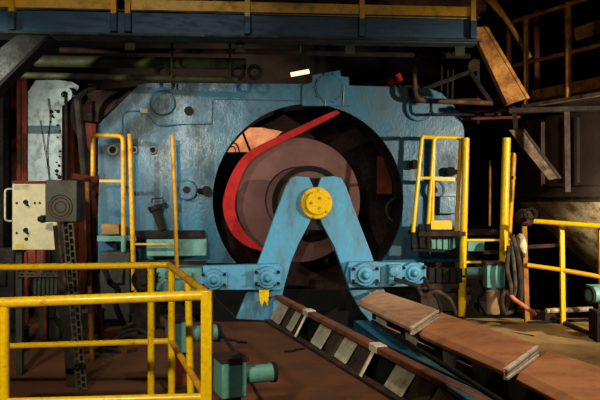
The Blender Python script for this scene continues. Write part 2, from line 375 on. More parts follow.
for k in range(3):
    a = math.radians(60+120*k); b.lathe(hubc+FWD*.108+ALONG*.065*math.cos(a)+UP*.065*math.sin(a), FWD, [(0, .018), (.012, .018), (.018, .01)], 10)
b.build('bolt_heads', YELD, cap)

# ------------------------------------------------------------------ roller beams with bearing blocks
def bearing(x, y, r, off, parent):
    b = MB(); c = M(x, y, off); R = r/700*8
    b.lathe(c, FWD, [(0, R), (.06, R), (.08, R*.92), (.08, R*.72), (.11, R*.66), (.115, R*.4), (.13, R*.36), (.16, R*.2), (.165, .001)], 32)
    b.box(c+FWD*.03-ALONG*R*.95, (R*.6, .09, R*1.3), RM); b.box(c+FWD*.03+ALONG*R*.95, (R*.6, .09, R*1.3), RM)
    o = b.build('bearing_block', YOKEB, parent, bevel=.005)
    b = MB()
    for sx in (-1, 1):
        for sz in (-1, 1):
            b.lathe(c+FWD*.07+ALONG*R*1.0*sx+UP*R*.5*sz, FWD, [(0, .02), (.03, .02), (.03, .012), (.06, .012)], 6)
    b.build('bolts', DARK, o)
rb = thing('roller_beam', 'blue beam with two round bearing blocks, left of the trestle opening', 'beam', M(240, 291, .62))
b = MB(); b.T = FR; b.prism([ML(x, y, .56) for x, y in [(203, 266), (279, 264), (283, 268), (284, 287), (280, 290), (203, 290)]], (0, .12, 0)); b.build('beam', YOKEB, rb, bevel=.008)
bearing(214, 279, 10.5, .56, rb); bearing(267, 277, 11, .56, rb)
b = MB(); b.T = FR; b.prism([ML(x, y, .58) for x, y in [(259, 290), (269, 290), (268, 306), (264, 300), (262, 308), (260, 301)]], (0, .02, 0)); b.build('yellow_rag', YEL, rb, 'ragged yellow tape hanging from the beam')
rb2 = thing('roller_beam', 'blue beam with two round bearing blocks, right of the trestle opening', 'beam', M(390, 289, .62))
b = MB(); b.T = FR; b.prism([ML(x, y, .56) for x, y in [(349, 262), (376, 262), (424, 263), (425, 286), (349, 288), (345, 275)]], (0, .12, 0)); b.build('beam', YOKEB, rb2, bevel=.008)
bearing(364, 274, 12, .56, rb2); bearing(412, 272, 10.5, .56, rb2)
b = MB(); b.box(M(394, 274, .6), (.16, .16, .22), RM); b.lathe(M(393, 271, .66), FWD, [(0, .06), (.06, .06), (.07, .04)], 20); b.build('clamp', YOKEB, rb2, bevel=.01)
tag(MB().tube(curve([M(394, 279, .75), M(408, 283, .78), M(420, 286, .8), M(428, 281, .74)]), .025, 10).build('pipe', DARK), 'greasy black pipe bent across the right roller beam', 'pipe')
tag(MB().tube(curve([M(213, 290, .7), M(217, 300, .7), M(230, 312, .7), M(236, 319, .7)]), .01, 6).build('cable', DARK), 'thin cable hanging below the left roller beam', 'cable')
# chain bed right of the beam
ch = thing('chain_bed', 'greasy brown chain track right of the blue roller beam', 'machine part', M(445, 296, .45))
b = MB()
for i in range(5):
    b.box(M(430+i*7, 275, .5), (.07, .16, .17), RM)
b.build('chain_link', DARK, ch, bevel=.012)
b = MB(); b.box(M(440, 285, .45), (.62, .2, .06), RM); b.build('track', RUST, ch)
b = MB(); b.box(M(440, 301, .42), (.5, .14, .2), RM); b.build('lower_block', HOPD, ch)

# ------------------------------------------------------------------ railings and ladders
def rail_tube(parent, pts, r, m=YEL, name='rail', rad=.05):
    return MB().tube(rounded(pts, rad) if len(pts) > 2 else pts, r, 14).build(name, m, parent)
# foreground railing
fr = thing('guard_railing', 'bright yellow foreground railing around the lower left corner', 'railing', G(208, 480))
Ab, Ac, Ad = P(-60, 268, 4.6), P(169, 265, 4.5), P(209, 295, 3.45); Ae = P(-60, 305, 3.35)
rail_tube(fr, [Ab, Ac], .021, YEL, 'top_rail')
rail_tube(fr, [Ac, Ad], .021, YELD, 'top_rail')
rail_tube(fr, [Ad, Ae], .026, YEL, 'top_rail')
Bb, Bc, Bd, Be = P(-60, 348, 4.6), P(171, 341, 4.5), P(206, 397, 3.45), P(-60, 404, 3.35)
rail_tube(fr, [Bb, Bc], .019, YEL, 'mid_rail'); rail_tube(fr, [Bc, Bd], .019, YELD, 'mid_rail'); rail_tube(fr, [Bd, Be], .02, YEL, 'mid_rail')
def post(parent, p, r, m=YEL, name='post', z=0): return MB().tube([p, Vector((p.x, p.y, z))], r, 14).build(name, m, parent)
post(fr, P(151, 266, 4.5), .022); post(fr, P(171.5, 267, 4.48), .022); post(fr, P(4, 305, 3.38), .026)
MB().tube([P(188, 280, 3.95), Vector((P(192, 280, 3.9).x, 3.9, 0))], .02, 14).build('post', YEL, fr)
p = P(207, 296, 3.45); MB().bar(p+UP*.03, (p.x, p.y, 0), .055, .055, (0, 1, 0)).build('post', YEL, fr, bevel=.006)

# left ladder and hooped guard
ll = thing('fixed_ladder', 'yellow two-rail ladder standing before the left part of the blue housing', 'ladder', M(155, 318, .55))
for (x, y, x1, y1, r) in [(130, 134, 134, 290, .028), (172.5, 135, 178, 300, .025)]:
    MB().tube([M(x, y, .4), M(x1, y1, .4)], r, 12).build('side_rail', YELD, ll)
for y in (244, 291): MB().bar(M(133.5 if y < 280 else 134, y, .4), M(176.5, y, .4), .03, .02).build('rung', YELD, ll)
lg = thing('ladder_guard', 'yellow tube guard frame with rounded corner left of the left ladder', 'railing', M(108, 238, .35))
rail_tube(lg, [M(93, 178, .4), M(93, 135, .4), M(123, 136, .4), M(123.5, 238, .4)], .026, YELD, 'frame', .06)
MB().bar(M(93, 181, .4), M(123, 181, .4), .04, .03).build('cross_bar', YELD, lg)
MB().tube([M(123.5, 235, .4), M(123.5, 252, .4)], .028, 12).build('socket', TEAL, lg)
# left ledge
lp = thing('ledge_platform', 'narrow teal ledge with rusty top on the housing, behind the left ladder', 'platform', M(170, 256, .2))
b = MB(); b.box(M(177, 247, .16), (.70, .24, .2), RM); b.build('body', TEAL, lp, bevel=.012)
b = MB(); b.box(M(169, 234.5, .16), (.84, .28, .09), RM); b.build('rusty_top', DARK, lp, bevel=.02)
b = MB(); b.box(M(118, 238, .2), (.45, .26, .06), RM); b.build('bracket', TEAL, lp)
b = MB(); b.box(M(112, 229, .2), (.2, .24, .12), RM); b.build('sand_tray', SAND, lp, 'tray heaped with pale grit', bevel=.01)
# right ladder
rl = thing('fixed_ladder', 'bright yellow ladder standing right of the blue housing', 'ladder', P(482, 315, 8.25))
for (x, y, x1, y1, r) in [(466, 138, 461.5, 316, .042), (506.5, 138, 503, 268, .05)]:
    MB().tube([P(x, y, 8.25), P(x1, y1, 8.25)], r, 14).build('side_rail', YEL, rl)
for y in (240, 262): MB().bar(P(462, y, 8.25), P(504, y, 8.25), .03, .025).build('rung', YEL, rl)
MB().tube([P(514, 153, 8.4), P(508.5, 247, 8.4)], .03, 12).build('grab_rail', YELD, rl)
for y in (154, 177): MB().bar(P(507, y, 8.28), P(514.5, y+1, 8.4), .03, .04).build('lug', YELD, rl)
MB().tube([P(490, 160, 8.9), P(489.5, 226, 8.9)], .016, 8).build('rod', YELR, rl)
# right cage and platform
OFF = .78
pf = thing('access_platform', 'small grated platform on the right part of the housing with yellow guard frame', 'platform', M(438, 252, .4))
rail_tube(pf, [M(413, 232, OFF), M(422, 137, OFF), M(434, 137, .45), M(428, 226, .45)], .024, YEL, 'guard_frame', .04)
rail_tube(pf, [M(432, 226, .45), M(434, 137, .45), M(461, 138, .45), M(456, 234, .45)], .024, YEL, 'guard_frame', .05)
MB().bar(M(418, 178, OFF), M(431.5, 178, .45), .03, .03).build('cross_bar', YEL, pf)
MB().bar(M(431.5, 178.5, .45), M(459, 179.5, .45), .03, .045).build('cross_bar', YEL, pf)
b = MB(); b.box(M(441, 225, .47), (.26, .03, .11), RM); b.build('toe_plate', YEL, pf, bevel=.006)
b = MB(); b.box(M(436, 233, .38), (.56, .5, .05), RM); b.build('deck', RUST, pf)
b = MB()
for x in (413, 421, 428): b.bar(M(x, 224, .58), M(x+1, 248, .58), .05, .06)
b.bar(M(412, 249, .55), M(462, 252, .3), .05, .04)
b.build('bracket', DARK, pf, bevel=.006)
b = MB()
for i in range(4): b.box(M(433+i*6, 243, .4), (.06, .04, .16), RM)
b.build('teal_plates', TEAL, pf, bevel=.006)
MB().tube([M(455, 232, .45), M(454, 248, .45)], .025, 10).build('socket', TEAL, pf)

# shelf between cage and ladder
sh = thing('teal_shelf', 'small teal box on a rusty shelf between the ladder rails', 'box', P(483, 253, 8.3))
b = MB(); b.box(P(474, 245, 8.35), (.2, .2, .14)); b.build('body', TEAL, sh, bevel=.01)
b = MB(); b.box(P(480, 232, 8.4), (.42, .2, .06)); b.build('shelf', RUST, sh)
b = MB(); b.box(P(476, 252, 8.4), (.5, .2, .04)); b.build('lower_shelf', DARK, sh)

# ------------------------------------------------------------------ conveyor edge (moulded side, cap rail)
cv = thing('conveyor_edge', 'long conveyor side wall of white and brown panels under a brown cap rail', 'conveyor', (XR(4.9), 4.9, 0))
HT = .27
def cp(Y, z=0, o=0.):                   # point on the leaning conveyor side, o = outward (left)
    o -= z*.42; z *= (.84+.06*(Y-4.9))
    d = Vector((-.333, 1, 0)).normalized(); n_ = Vector((-d.y, d.x, 0))
    return Vector((XR(Y), Y, z))+n_*o
Yend = 7.95
joints = [8.08, 7.02, 5.46, 3.9, 2.34]
for a, c in zip(joints, joints[1:]):
    b = MB(); b.bar(cp(a-.015, HT), cp(c+.015, HT), .085, .055); b.build('cap_rail', RAILM, cv, bevel=.012)
    b = MB(); b.bar(cp(a-.01, .012, .02), cp(c+.01, .01, .02), .07, .03); b.build('foot_strip', RUST, cv)
    L = a-c
    segs = [(.2, .37, 'w'), (.37, .58, 'b'), (.58, .74, 'w'), (.74, .96, 'b'), (.97, 1, 'e')] if L > 1.2 else [(.05, .35, 'w'), (.35, .6, 'b'), (.6, .75, 'w'), (.75, .96, 'b'), (.97, 1, 'e')]
    for s0, s1, k in segs:
        ya, yb = a-L*s0, a-L*s1
        if k == 'w':                    # white panel leaning inwards, with chamfered corner
            t = .05; q = [cp(ya, .04, .01), cp(yb, .03, .01), cp(yb, .2, -.02), cp(yb+.04, .255, -.03), cp(ya, .265, -.03)]
            nn = (cp(0, 0, -.02)-cp(0, 0, 0)); b = MB(); b.prism(q, nn); b.build('white_panel', WHITEP, cv, smooth=False, bevel=.004)
        if k == 'b':
            q = [cp(ya, .03, -.03), cp(yb, .03, .03), cp(yb, .265, .0), cp(ya, .265, -.05)]
            nn = (cp(0, 0, -.02)-cp(0, 0, 0)); b = MB(); b.prism(q, nn); b.build('brown_panel', BROWNP, cv, smooth=False, bevel=.004)
        if k == 'e':
            b = MB(); b.bar(cp(yb+.012, .03, .045), cp(yb+.012, .27, .02), .02, .05, (0, 1, 0)); b.build('edge_strip', EDGE, cv)
for j in joints[1:-1]:
    b = MB(); b.bar(cp(j+.07, HT+.004), cp(j-.07, HT+.004), .097, .062); b.build('joint_cover', EDGE, cv, 'pale flaking joint cover', bevel=.008)
b = MB(); b.bar(cp(7.95, .12, -.14), cp(2.1, .12, -.14), .02, .3); b.build('back_web', BLACK, cv)
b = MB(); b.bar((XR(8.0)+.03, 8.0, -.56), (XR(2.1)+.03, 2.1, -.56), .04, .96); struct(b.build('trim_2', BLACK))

# ------------------------------------------------------------------ slabs on the right
SH = .38
def slab_poly(px, h): return [G(px[0][0], px[0][1], h[0]), G(px[1][0], px[1][1], h[1]), G(px[2][0], px[2][1], h[1]), G(px[3][0], px[3][1], h[0])]
slabs = [([(377, 289), (437, 309), (411, 325), (358, 301)], SLABP, (.36, .43), 'pale dusty brown slab lying farthest back in the row of slabs'),
         ([(441, 312), (536, 344), (504, 367), (417, 330)], SLAB, (.34, .43), 'copper brown slab with dark stains, middle of the row of three slabs'),
         ([(549, 350), (700, 400), (650, 442), (516, 374)], SLAB, (.34, .43), 'copper brown slab nearest the camera at the lower right corner')]
for i, (px, m, t, lab) in enumerate(slabs):
    q = slab_poly(px, t); s = thing('slab', lab, 'slab', (q[3]+q[1])/2-UP*.09, 'brown slabs resting in a row on the right')
    b = MB(); inn = (q[3]-q[0]).normalized()
    top = [p.copy() for p in q]; top[2] = q[2]-inn*.09; top[3] = q[3]-inn*.09
    bot = [q[0]-UP*.085, q[1]-UP*.085, q[2]-UP*.055, q[3]-UP*.055]
    mid = [q[0], q[1], q[2]-UP*.03, q[3]-UP*.03]
    # top body with a sloping front shoulder
    v = [b.v(p) for p in (top[0], top[1], top[2], top[3])]; vm = [b.v(p) for p in (mid[2], mid[3])]; vb = [b.v(p) for p in bot]
    for f in [(v[0], v[1], v[2], v[3]), (v[3], v[2], vm[0], vm[1]), (vm[1], vm[0], vb[2], vb[3]), (vb[3], vb[2], vb[1], vb[0]), (v[0], vb[0], vb[1], v[1]), (v[1], vb[1], vb[2], vm[0], v[2]), (v[0], v[3], vm[1], vb[3], vb[0])]:
        b.bm.faces.new(f)
    b.build('body', m, s, smooth=False, bevel=.006)
    dn = (q[1]-q[0]).normalized()
    if i == 1:
        for u_, v_, sz in [(.34, .42, .11), (.47, .40, .07), (.62, .36, .10), (.24, .47, .05), (.72, .34, .05)]:
            cc = q[0].lerp(q[1], u_).lerp(q[3].lerp(q[2], u_), v_); sb = MB(); uu = dn; vv = (-inn)
            sb.prism([cc+uu*math.cos(a_*math.pi/9)*sz*random.uniform(.8, 1.9)+vv*math.sin(a_*math.pi/9)*sz*random.uniform(.2, .6)-UP*.0005 for a_ in range(18)], (0, 0, .002))
            sb.build('stain', STAIN, s, 'dark brown stain', smooth=False)
    for k, (z0, e) in enumerate([(-.018, .03), (-.048, .018), (-.075, .03)]):
        b = MB(); b.bar(q[1]+UP*z0+dn*e*.3, q[2]+UP*(z0*.8-.012)+dn*e*.3-inn*.03, .02+e*.5, .02); b.build('end_layer', EDGE, s, 'pale flaking layered end', bevel=.004)
# support frame beneath slabs
sf = thing('slab_support', 'steel support frame with pale gussets under the row of slabs', 'frame', G(460, 395, 0))
XF = lambda Y: .94-.25*(Y-5.65)
def sp(Y, o, z): return Vector((XF(Y)+o, Y, z))
b = MB(); b.bar(sp(7.0, .14, .25), sp(2.6, .14, .25), .05, .07); b.build('front_beam', DARK, sf)
b = MB(); b.bar(sp(7.0, .45, .24), sp(2.6, .45, .24), .05, .09); b.build('rear_beam', DARK, sf)
for i, Y in enumerate([6.6, 5.9, 5.2, 4.75, 4.3, 3.85, 3.4]):
    b = MB(); b.prism([sp(Y+.13, .06, .31), sp(Y-.13, .06, .31), sp(Y-.06, .02, .12), sp(Y+.0, .02, .1)], (.03, 0, 0)); b.build('gusset', WHITEP, sf, smooth=False)
    b = MB(); b.bar(sp(Y-.2, .2, .2), sp(Y-.2, .2, -1.05), .06, .06, (0, 1, 0)); b.build('support_post', RUST, sf)
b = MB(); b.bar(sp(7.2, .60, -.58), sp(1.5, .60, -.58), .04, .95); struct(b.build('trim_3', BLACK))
# blue trough between
tg = thing('trough', 'dusty blue steel trough running in the trench beside the slabs', 'trough', G(430, 372, -.15))
def tp(Y, o, z): return Vector((.73+(6.0-Y)*.165+o, Y, z))
b = MB(); b.bar(tp(6.9, .02, .2), tp(5.15, .02, .2), .15, .03); b.build('side_plate', BLUE, tg, bevel=.008)
b = MB(); b.bar(tp(5.2, .01, .22), tp(3.0, .03, .22), .17, .035); b.build('side_plate', TEALB, tg, bevel=.008)
b = MB(); b.bar(tp(6.9, .05, .1), tp(3.0, .05, .1), .03, .2); b.build('web', TEAL, tg)
b = MB(); b.bar(tp(6.9, -.04, .08), tp(3.0, -.04, .08), .03, .2); b.build('web', BLUE, tg)
b = MB(); b.tube([tp(6.7, .08, .24), tp(4.5, .09, .25), tp(3.0, .1, .24)], .018, 10); b.build('pipe', DARK, tg)
for Y in (6.5, 5.3, 4.1): MB().bar(tp(Y, 0, .02), tp(Y, 0, -1.08), .05, .05, (0, 1, 0)).build('support_post', DARK, tg)
b = MB(); b.bar(sp(4.9, -.02, .14), sp(4.7, .16, .2), .06, .04); tag(b.build('wedge', DBLUE), 'small blue wedge stuck under the middle slab', 'wedge')

# ------------------------------------------------------------------ floor stands with green boxes
def stand(x, y, Z, s, label, hh):
    tp_ = P(x, y, Z); t = thing('pipe_stand', label, 'stand', (tp_.x, Z, 0), 'green boxes with a stub pipe beside the foreground railing')
    w_, h_ = .17*s, .25*s; rz = Matrix.Rotation(math.radians(22), 3, 'Z')
    b = MB(); b.box((tp_.x, Z, tp_.z-h_/2), (w_, w_*1.3, h_), rz); b.build('box', TEAL, t, bevel=.008)
    b = MB(); b.box((tp_.x, Z, tp_.z), (w_*1.12, w_*1.42, .02), rz); b.build('lid', RUST, t, 'rust-coated lid')
    b = MB(); a = rz @ Vector((1, 0, 0)); c = Vector((tp_.x, Z, tp_.z-h_*.52))+a*w_*.4
    b.lathe(c, a, [(0, .06*s), (.2*s, .06*s), (.22*s, .064*s), (.25*s, .064*s)], 24); pi = b.build('stub_pipe', TEAL, t)
    b = MB(); b.ring(c+a*.225*s, a, .068*s, .058*s, .03*s, 24); b.build('end_ring', BLACK, pi)
    b = MB(); b.box((tp_.x, Z, (tp_.z-h_)/2), (w_*.7, w_*.8, tp_.z-h_), rz); b.build('column', RUSTR, t, bevel=.008)
    b = MB(); b.box((tp_.x, Z, .01), (w_*1.5, w_*1.7, .02), rz); b.build('foot_plate', RUST, t)
stand(230, 357, 3.95, .84, 'green box with stub pipe pointing right, nearest the yellow corner post', 0)
stand(179, 318, 5.3, .98, 'green box with stub pipe standing farther back behind the railing posts', 0)

# ------------------------------------------------------------------ control panel, boxes and cable chain at left
cpn = thing('control_panel', 'stainless steel control cabinet with two rotary switches and side handle', 'control panel', P(37, 250, 5.5))
pz = 5.5
def pq(x0, y0, x1, y1, Z, d): 
    a, c = P(x0, y1, Z), P(x1, y0, Z); return ((a+c)/2+Vector((0, d/2, 0)), (abs(c.x-a.x), d, abs(c.z-a.z)))
b = MB(); c, d = pq(12, 183, 60, 250, pz, .2); b.box(c, d); b.build('cabinet', STEEL, cpn, bevel=.006)
b = MB(); c, d = pq(12, 181, 62, 183.5, pz-.01, .22); b.box(c, d); b.build('rain_lip', RUSTR, cpn)
rail_tube(cpn, [P(12, 189, pz+.05), P(5, 189, pz), P(5, 221, pz), P(12, 221, pz+.05)], .008, STEEL, 'handle', .03)
for y, r in ((202, 4.5), (230, 3.2)):
    b = MB(); c, d = pq(22.5, y-5, 30, y+(4 if y < 210 else 3), pz-.004, .004); b.box(c, d); sw = b.build('switch_plate', WHITE, cpn, 'white label plate behind the switch')
    b = MB(); b.lathe(P(26, y, pz-.004), (0, -1, 0), [(0, .019), (.02, .017), (.03, .012)], 20); b.bar(P(26, y, pz-.03), P(27.5, y+4, pz-.03), .012, .02, (0, 1, 0)); b.build('knob', BLK, sw, 'black rotary knob')
b = MB(); b.lathe(P(26.5, 239, pz), (0, -1, 0), [(0, .014), (.014, .012)], 16); b.build('push_button', BLK, cpn)
for x, y in ((17, 203), (35, 203), (17, 233), (40, 203)): MB().lathe(P(x, y, pz), (0, -1, 0), [(0, .009), (.008, .009)], 14).build('indicator', RUST, cpn)
b = MB(); c, d = pq(15.5, 244, 24, 248, pz-.003, .003); b.box(c, d); b.build('sticker', YST, cpn, 'small yellow sticker')
b = MB(); c, d = pq(14, 185, 29, 189.5, pz-.003, .003); b.box(c, d); b.build('name_strip', WHITEP, cpn)
b = MB(); b.bar(P(20, 250, pz+.1), Vector((P(20, 250, pz+.1).x, pz+.1, 0)), .05, .05, (0, 1, 0)); b.build('post', GREENG, cpn)
jb = thing('junction_box', 'dark green box with a rusty ring, overlapping the control cabinet', 'box', P(62, 222, 5.2))
b = MB(); c, d = pq(45, 180, 77, 222, 5.15, .2); b.box(c, d); b.build('box', BOXG, jb, bevel=.008)
for k, r in enumerate((.092, .072, .045)):
    MB().ring(P(60.5, 207, 5.15)+Vector((0, .002, 0)), (0, -1, 0), r, r-.008, .005, 36).build('rusty_ring', RUST, jb)
b = MB(); b.lathe(P(45, 219, 5.25), (-1, 0, 0), [(0, .03), (.03, .03), (.03, .02), (.05, .02)], 12); b.build('gland', BLK, jb)
MB().bar(P(66, 222, 5.35), Vector((P(72, 222, 5.35).x, 5.35, 0)), .07, .05, (0, 1, 0)).build('post', GREENG, jb)
def perforated(name, p0, p1, n, wd, label, parent=None, m=GREYC):
    p0, p1 = Vector(p0), Vector(p1); d = (p1-p0)/n; r = d.normalized().cross(Vector((0, -1, 0))).normalized()
    b = MB()
    for s_ in (-1, 0, 1): b.bar(p0+r*s_*wd/2, p1+r*s_*wd/2, .01, .012, (0, 1, 0))
    for i in range(n+1):
        o_ = .5 if i % 2 else 0
        b.bar(p0+d*i-r*wd/2, p0+d*i, .012, .01, (0, 1, 0))
        if i < n: b.bar(p0+d*(i+.5), p0+d*(i+.5)+r*wd/2, .012, .01, (0, 1, 0))
    return tag(b.build(name, m), label, 'cable tray')
perforated('cable_tray', P(68, 224, 5.1), Vector((P(82, 340, 5.1).x, 5.1, 0.02)), 24, .07, 'pale perforated strip hanging down from the green junction box')
perforated('cable_tray', P(17, 273, 5.55), P(64, 273, 5.55), 9, .05, 'horizontal perforated strip below the control cabinet')
b = MB(); b.bar(P(62, 225, 5.25), Vector((P(76, 300, 5.25).x, 5.25, 0)), .12, .05, (0, 1, 0)); tag(b.build('column', DARK), 'dark leaning steel strut behind the perforated strip', 'column')
b = MB(); c, d = pq(33, 276, 60, 296, 5.6, .2); b.box(c, d); 
for i in range(6): b.box(P(36+i*4.2, 286, 5.58), (.012, .02, .14))
tag(b.build('grille_box', GREENG, bevel=.005), 'dark grated box below the horizontal perforated strip', 'box')
# cables down from junction box
for i, (a, c2) in enumerate([((59, 222), (62, 262)), ((62, 222), (66, 258))]):
    tag(MB().tube(curve([P(*a, 5.12), P(a[0]+1, 240, 5.1), P(*c2, 5.12), P(c2[0]+6, 300, 5.15)]), .012, 8).build('cable', HOSE), ['grey cable looping from the left of the junction box', 'grey cable looping from the middle of the junction box'][i], 'cable')
# leaning rusty poles
for i, (x0, y0, x1, y1, Z, r, m) in enumerate([(86, 178, 103, 345, 6.3, .03, RUST), (96, 176, 90, 262, 6.6, .03, RUSTR), (78, 100, 100, 330, 7.2, .04, DARK), (87, 182, 92, 300, 6.1, .02, YELR)]):
    lab = ['long rusty pole leaning between junction box and left ladder', 'short red rusty pole beside the yellow guard frame', 'dark greasy pole rising behind the leaning rusty poles', 'thin yellowish rod beside the leaning rusty pole'][i]
    e = Vector((P(x1, y1, Z).x, Z, 0)); tag(MB().tube([P(x0, y0, Z), e], r, 10).build('pole', m), lab, 'pole')
b = MB(); b.bar(P(72, 176, 6.3), P(97, 180, 6.4), .06, .05); tag(b.build('bracket', RUSTR), 'rusty bracket above the green junction box', 'bracket')

# background at far left
gp = thing('sheet_metal_panel', 'pale galvanised panel crossed by a teal stripe at the left', 'panel', P(44, 192, 9.3))
def polyp(b, px, Z, d): b.prism([P(x, y, Z) for x, y in px], (0, d, 0)); return b
b = polyp(MB(), [(28, 305), (28, 92), (36, 80), (58, 80), (72, 82), (79, 86), (76, 95), (62, 106), (60, 305)], 9.3, .06); b.build('sheet', GALV, gp, smooth=False)
b = polyp(MB(), [(28, 125.5), (60, 125.5), (60, 133.5), (28, 133.5)], 9.28, .02); b.build('stripe', STRIPE, gp, 'dark teal painted stripe')
b = MB(); b.ring(P(66, 95, 9.2), (0, -1, 0), .1, .045, .06, 28); b.build('ring_lug', GALV, gp)
b = MB()
for k in range(16):
    x = 55+random.uniform(-5, 5); y = random.uniform(100, 178); b.lathe(P(x, y, 9.29), (0, -1, 0), [(0, random.uniform(.01, .03)), (.012, .01)], 7)
b.tube(curve([P(48, 98, 9.27), P(50, 120, 9.27), P(47, 150, 9.27), P(50, 190, 9.27)]), .006, 6); b.tube([P(40, 120, 9.27), P(49, 175, 9.27)], .005, 6)
b.build('grease_spots', BLACK, gp, 'splashes of black grease and thin wires')
for i, (x0, x1, y0, y1, Z, m, lab) in enumerate([(11, 27, 70, 182, 9.4, RUSTR, 'rust red column left of the galvanised panel'), (62, 96, 84, 262, 9.9, RUSTR, 'rust red sheet behind the rod, left of the housing'), (-12, 3, 60, 260, 9.0, DARK, 'dark column at the left edge of the view'), (20, 45, 205, 330, 8.6, RUSTR, 'rusty cabinet behind the control panel post')]):
    b = MB(); c, d = pq(x0, y0, x1, 200+700*EYE/Z, Z, .2); b.box(c, d)
    b.box(c+Vector((0, -.11, 0)), (d[0]*.3, .04, d[2])); tag(b.build('column', m, bevel=.01), lab, 'column')
tag(MB().tube([P(66, 96, 8.9), Vector((P(68, 180, 8.9).x, 8.9, 0))], .022, 10).build('rod', DARK), 'vertical dark rod hanging before the rust red sheet', 'rod')
tag(MB().tube(curve([P(96, 86, 8.9), P(76, 100, 8.9), P(74, 122, 8.9), P(84, 145, 8.9), P(92, 180, 8.8), P(92, 313, 8.8)]), .035, 10).build('hose', BLACK), 'thick black hose curving down left of the housing', 'hose')
b = polyp(MB(), [(78, 92), (140, 86), (120, 102), (98, 122), (80, 120)], 9.5, .3); tag(b.build('duct', MAROON, smooth=False), 'dark brown duct behind the cut corner of the housing', 'duct')
# dark machinery lower left
for i, (x0, x1, y0, y1, Z, m, lab) in enumerate([(-20, 14, 250, 330, 7.6, DARK, 'dark steel block at the left edge behind the railing'), (100, 130, 252, 318, 8.0, GREENG, 'grey green motor casing behind the left ladder'), (136, 152, 262, 300, 7.95, DARK, 'dark steel box between the ladder rails'), (156, 202, 268, 292, 8.0, TEAL, 'teal block beneath the teal ledge'), (38, 60, 300, 330, 7.0, GREENG, 'squat grey green block on the floor at the left')]):
    b = MB(); c, d = pq(x0, y0, x1, 200+700*EYE/Z if y1 > 310 else y1, Z, .35); b.box(c, d)
    b.box(c+Vector((0, -.19, d[2]*.2)), (d[0]*.6, .04, d[2]*.3)); tag(b.build('machine_block', m, bevel=.015), lab, 'machine block')
t = thing('electric_motor', 'round dark motor between the rungs of the left ladder', 'motor', P(147, 318, 7.6))
b = MB(); b.lathe(P(147, 278, 7.75), (0, -1, 0), [(0, .13), (.18, .13), (.2, .11), (.2, .05), (.24, .05)], 28); b.build('body', DARK, t)
b = MB()
for k in range(16):
    a = 2*math.pi*k/16; b.box(P(147, 278, 7.66)+Vector((math.cos(a)*.13, 0, math.sin(a)*.13)), (.012, .14, .012))
b.build('cooling_fins', GREENG, t)
b = MB(); b.box((P(147, 303, 7.66).x, 7.66, .2), (.24, .2, .4)); b.build('pedestal', DARK, t)

# floor litter left
lit = [((120, 333), (142, 322), (170, 330), 'loop'), ((100, 345), (128, 338), (150, 341), 'bar'), ((85, 352), (100, 350), (120, 352), 'bar'), ((60, 330), (80, 322), (100, 325), 'bar')]
for i, (a, m_, c2, k) in enumerate(lit):
    pts = curve([G(*a, .02), G(*m_, .05 if k == 'loop' else .02), G(*c2, .02)])
    tag(MB().tube(pts, .018 if k == 'loop' else .012, 8).build('scrap_cable', BLACK if i % 2 else DARK), ['thick cable scrap arching on the floor before the stand', 'cable scrap lying on the floor below the leaning poles', 'shortest cable scrap, nearest the railing on the left floor', 'cable scrap by the squat grey green block'][i], 'cable')
for i in range(9):
    x, y = [(112, 347), (126, 330), (135, 343), (115, 326), (93, 338), (78, 349), (143, 334), (104, 357), (132, 352)][i]
    b = MB(); p = G(x, y); a = random.uniform(0, 3); b.box(p+UP*.015, (random.uniform(.06, .16), .04, .03), Matrix.Rotation(a, 3, 'Z'))
    tag(b.build('scrap_piece', [DARK, GREENG, RUST][i % 3], bevel=.004), ['dark scrap piece below the foot of the leaning poles', 'grey green scrap piece touching the arching cable', 'rusty scrap piece just below the arching cable', 'dark scrap piece farthest back on the left floor', 'grey green scrap piece left of the leaning pole feet', 'rusty scrap piece at the foot of the perforated strip', 'dark scrap piece nearest the yellow railing posts', 'grey green scrap piece nearest the camera on the left floor', 'rusty scrap piece nearest the middle rail'][i], 'scrap', 'scrap pieces on the left floor')
for i, (x, y) in enumerate([(222, 338), (232, 341), (242, 343), (215, 342), (290, 352), (300, 350)]):
    b = MB(); b.box(G(x, y)+UP*.008, (.1, .03, .016), Matrix.Rotation(-.8+i*.3, 3, 'Z')); tag(b.build('floor_chip', BLACK), ['second from left of the four dark chips behind the green box', 'third from left of the four dark chips behind the green box', 'rightmost of the four dark chips behind the green box', 'leftmost of the four dark chips behind the green box', 'left one of two dark chips beside the conveyor', 'right one of two dark chips beside the conveyor'][i], 'chip', 'dark chips on the brown floor')
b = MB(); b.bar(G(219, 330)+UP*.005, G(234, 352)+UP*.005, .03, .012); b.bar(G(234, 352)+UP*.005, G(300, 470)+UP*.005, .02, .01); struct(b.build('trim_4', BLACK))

# ------------------------------------------------------------------ overhead walkway
wk = thing('overhead_walkway', 'overhead walkway with blue edge beam and yellow toe board across the top', 'walkway', M(240, 40, 1.5))
WO = 1.5
def fp(px, off, d=.1): 
    b = MB(); b.T = FR; b.prism([ML(x, y, off) for x, y in px], (0, d, 0)); return b
fp([(-80, 8), (120, 10.5), (477, 19), (477, 43.5), (120, 36), (-80, 32)], WO, .05).build('edge_beam', DBLUE, wk, smooth=False)
b = MB(); b.bar(M(-80, 34, WO-.10), M(477, 43.5, WO-.10), .3, .02); b.bar(M(-80, 9, WO-.06), M(477, 20, WO-.06), .22, .015); b.build('flange', GREENG, wk)
fp([(-80, -4), (115, -2), (115, 10.5), (-80, 8)], WO+.04, .015).build('toe_board', YELD, wk)
fp([(127, -1), (471, 7), (471, 19), (127, 11)], WO+.04, .015).build('toe_board', YELD, wk)
b = MB(); b.T = Matrix.Identity(4)
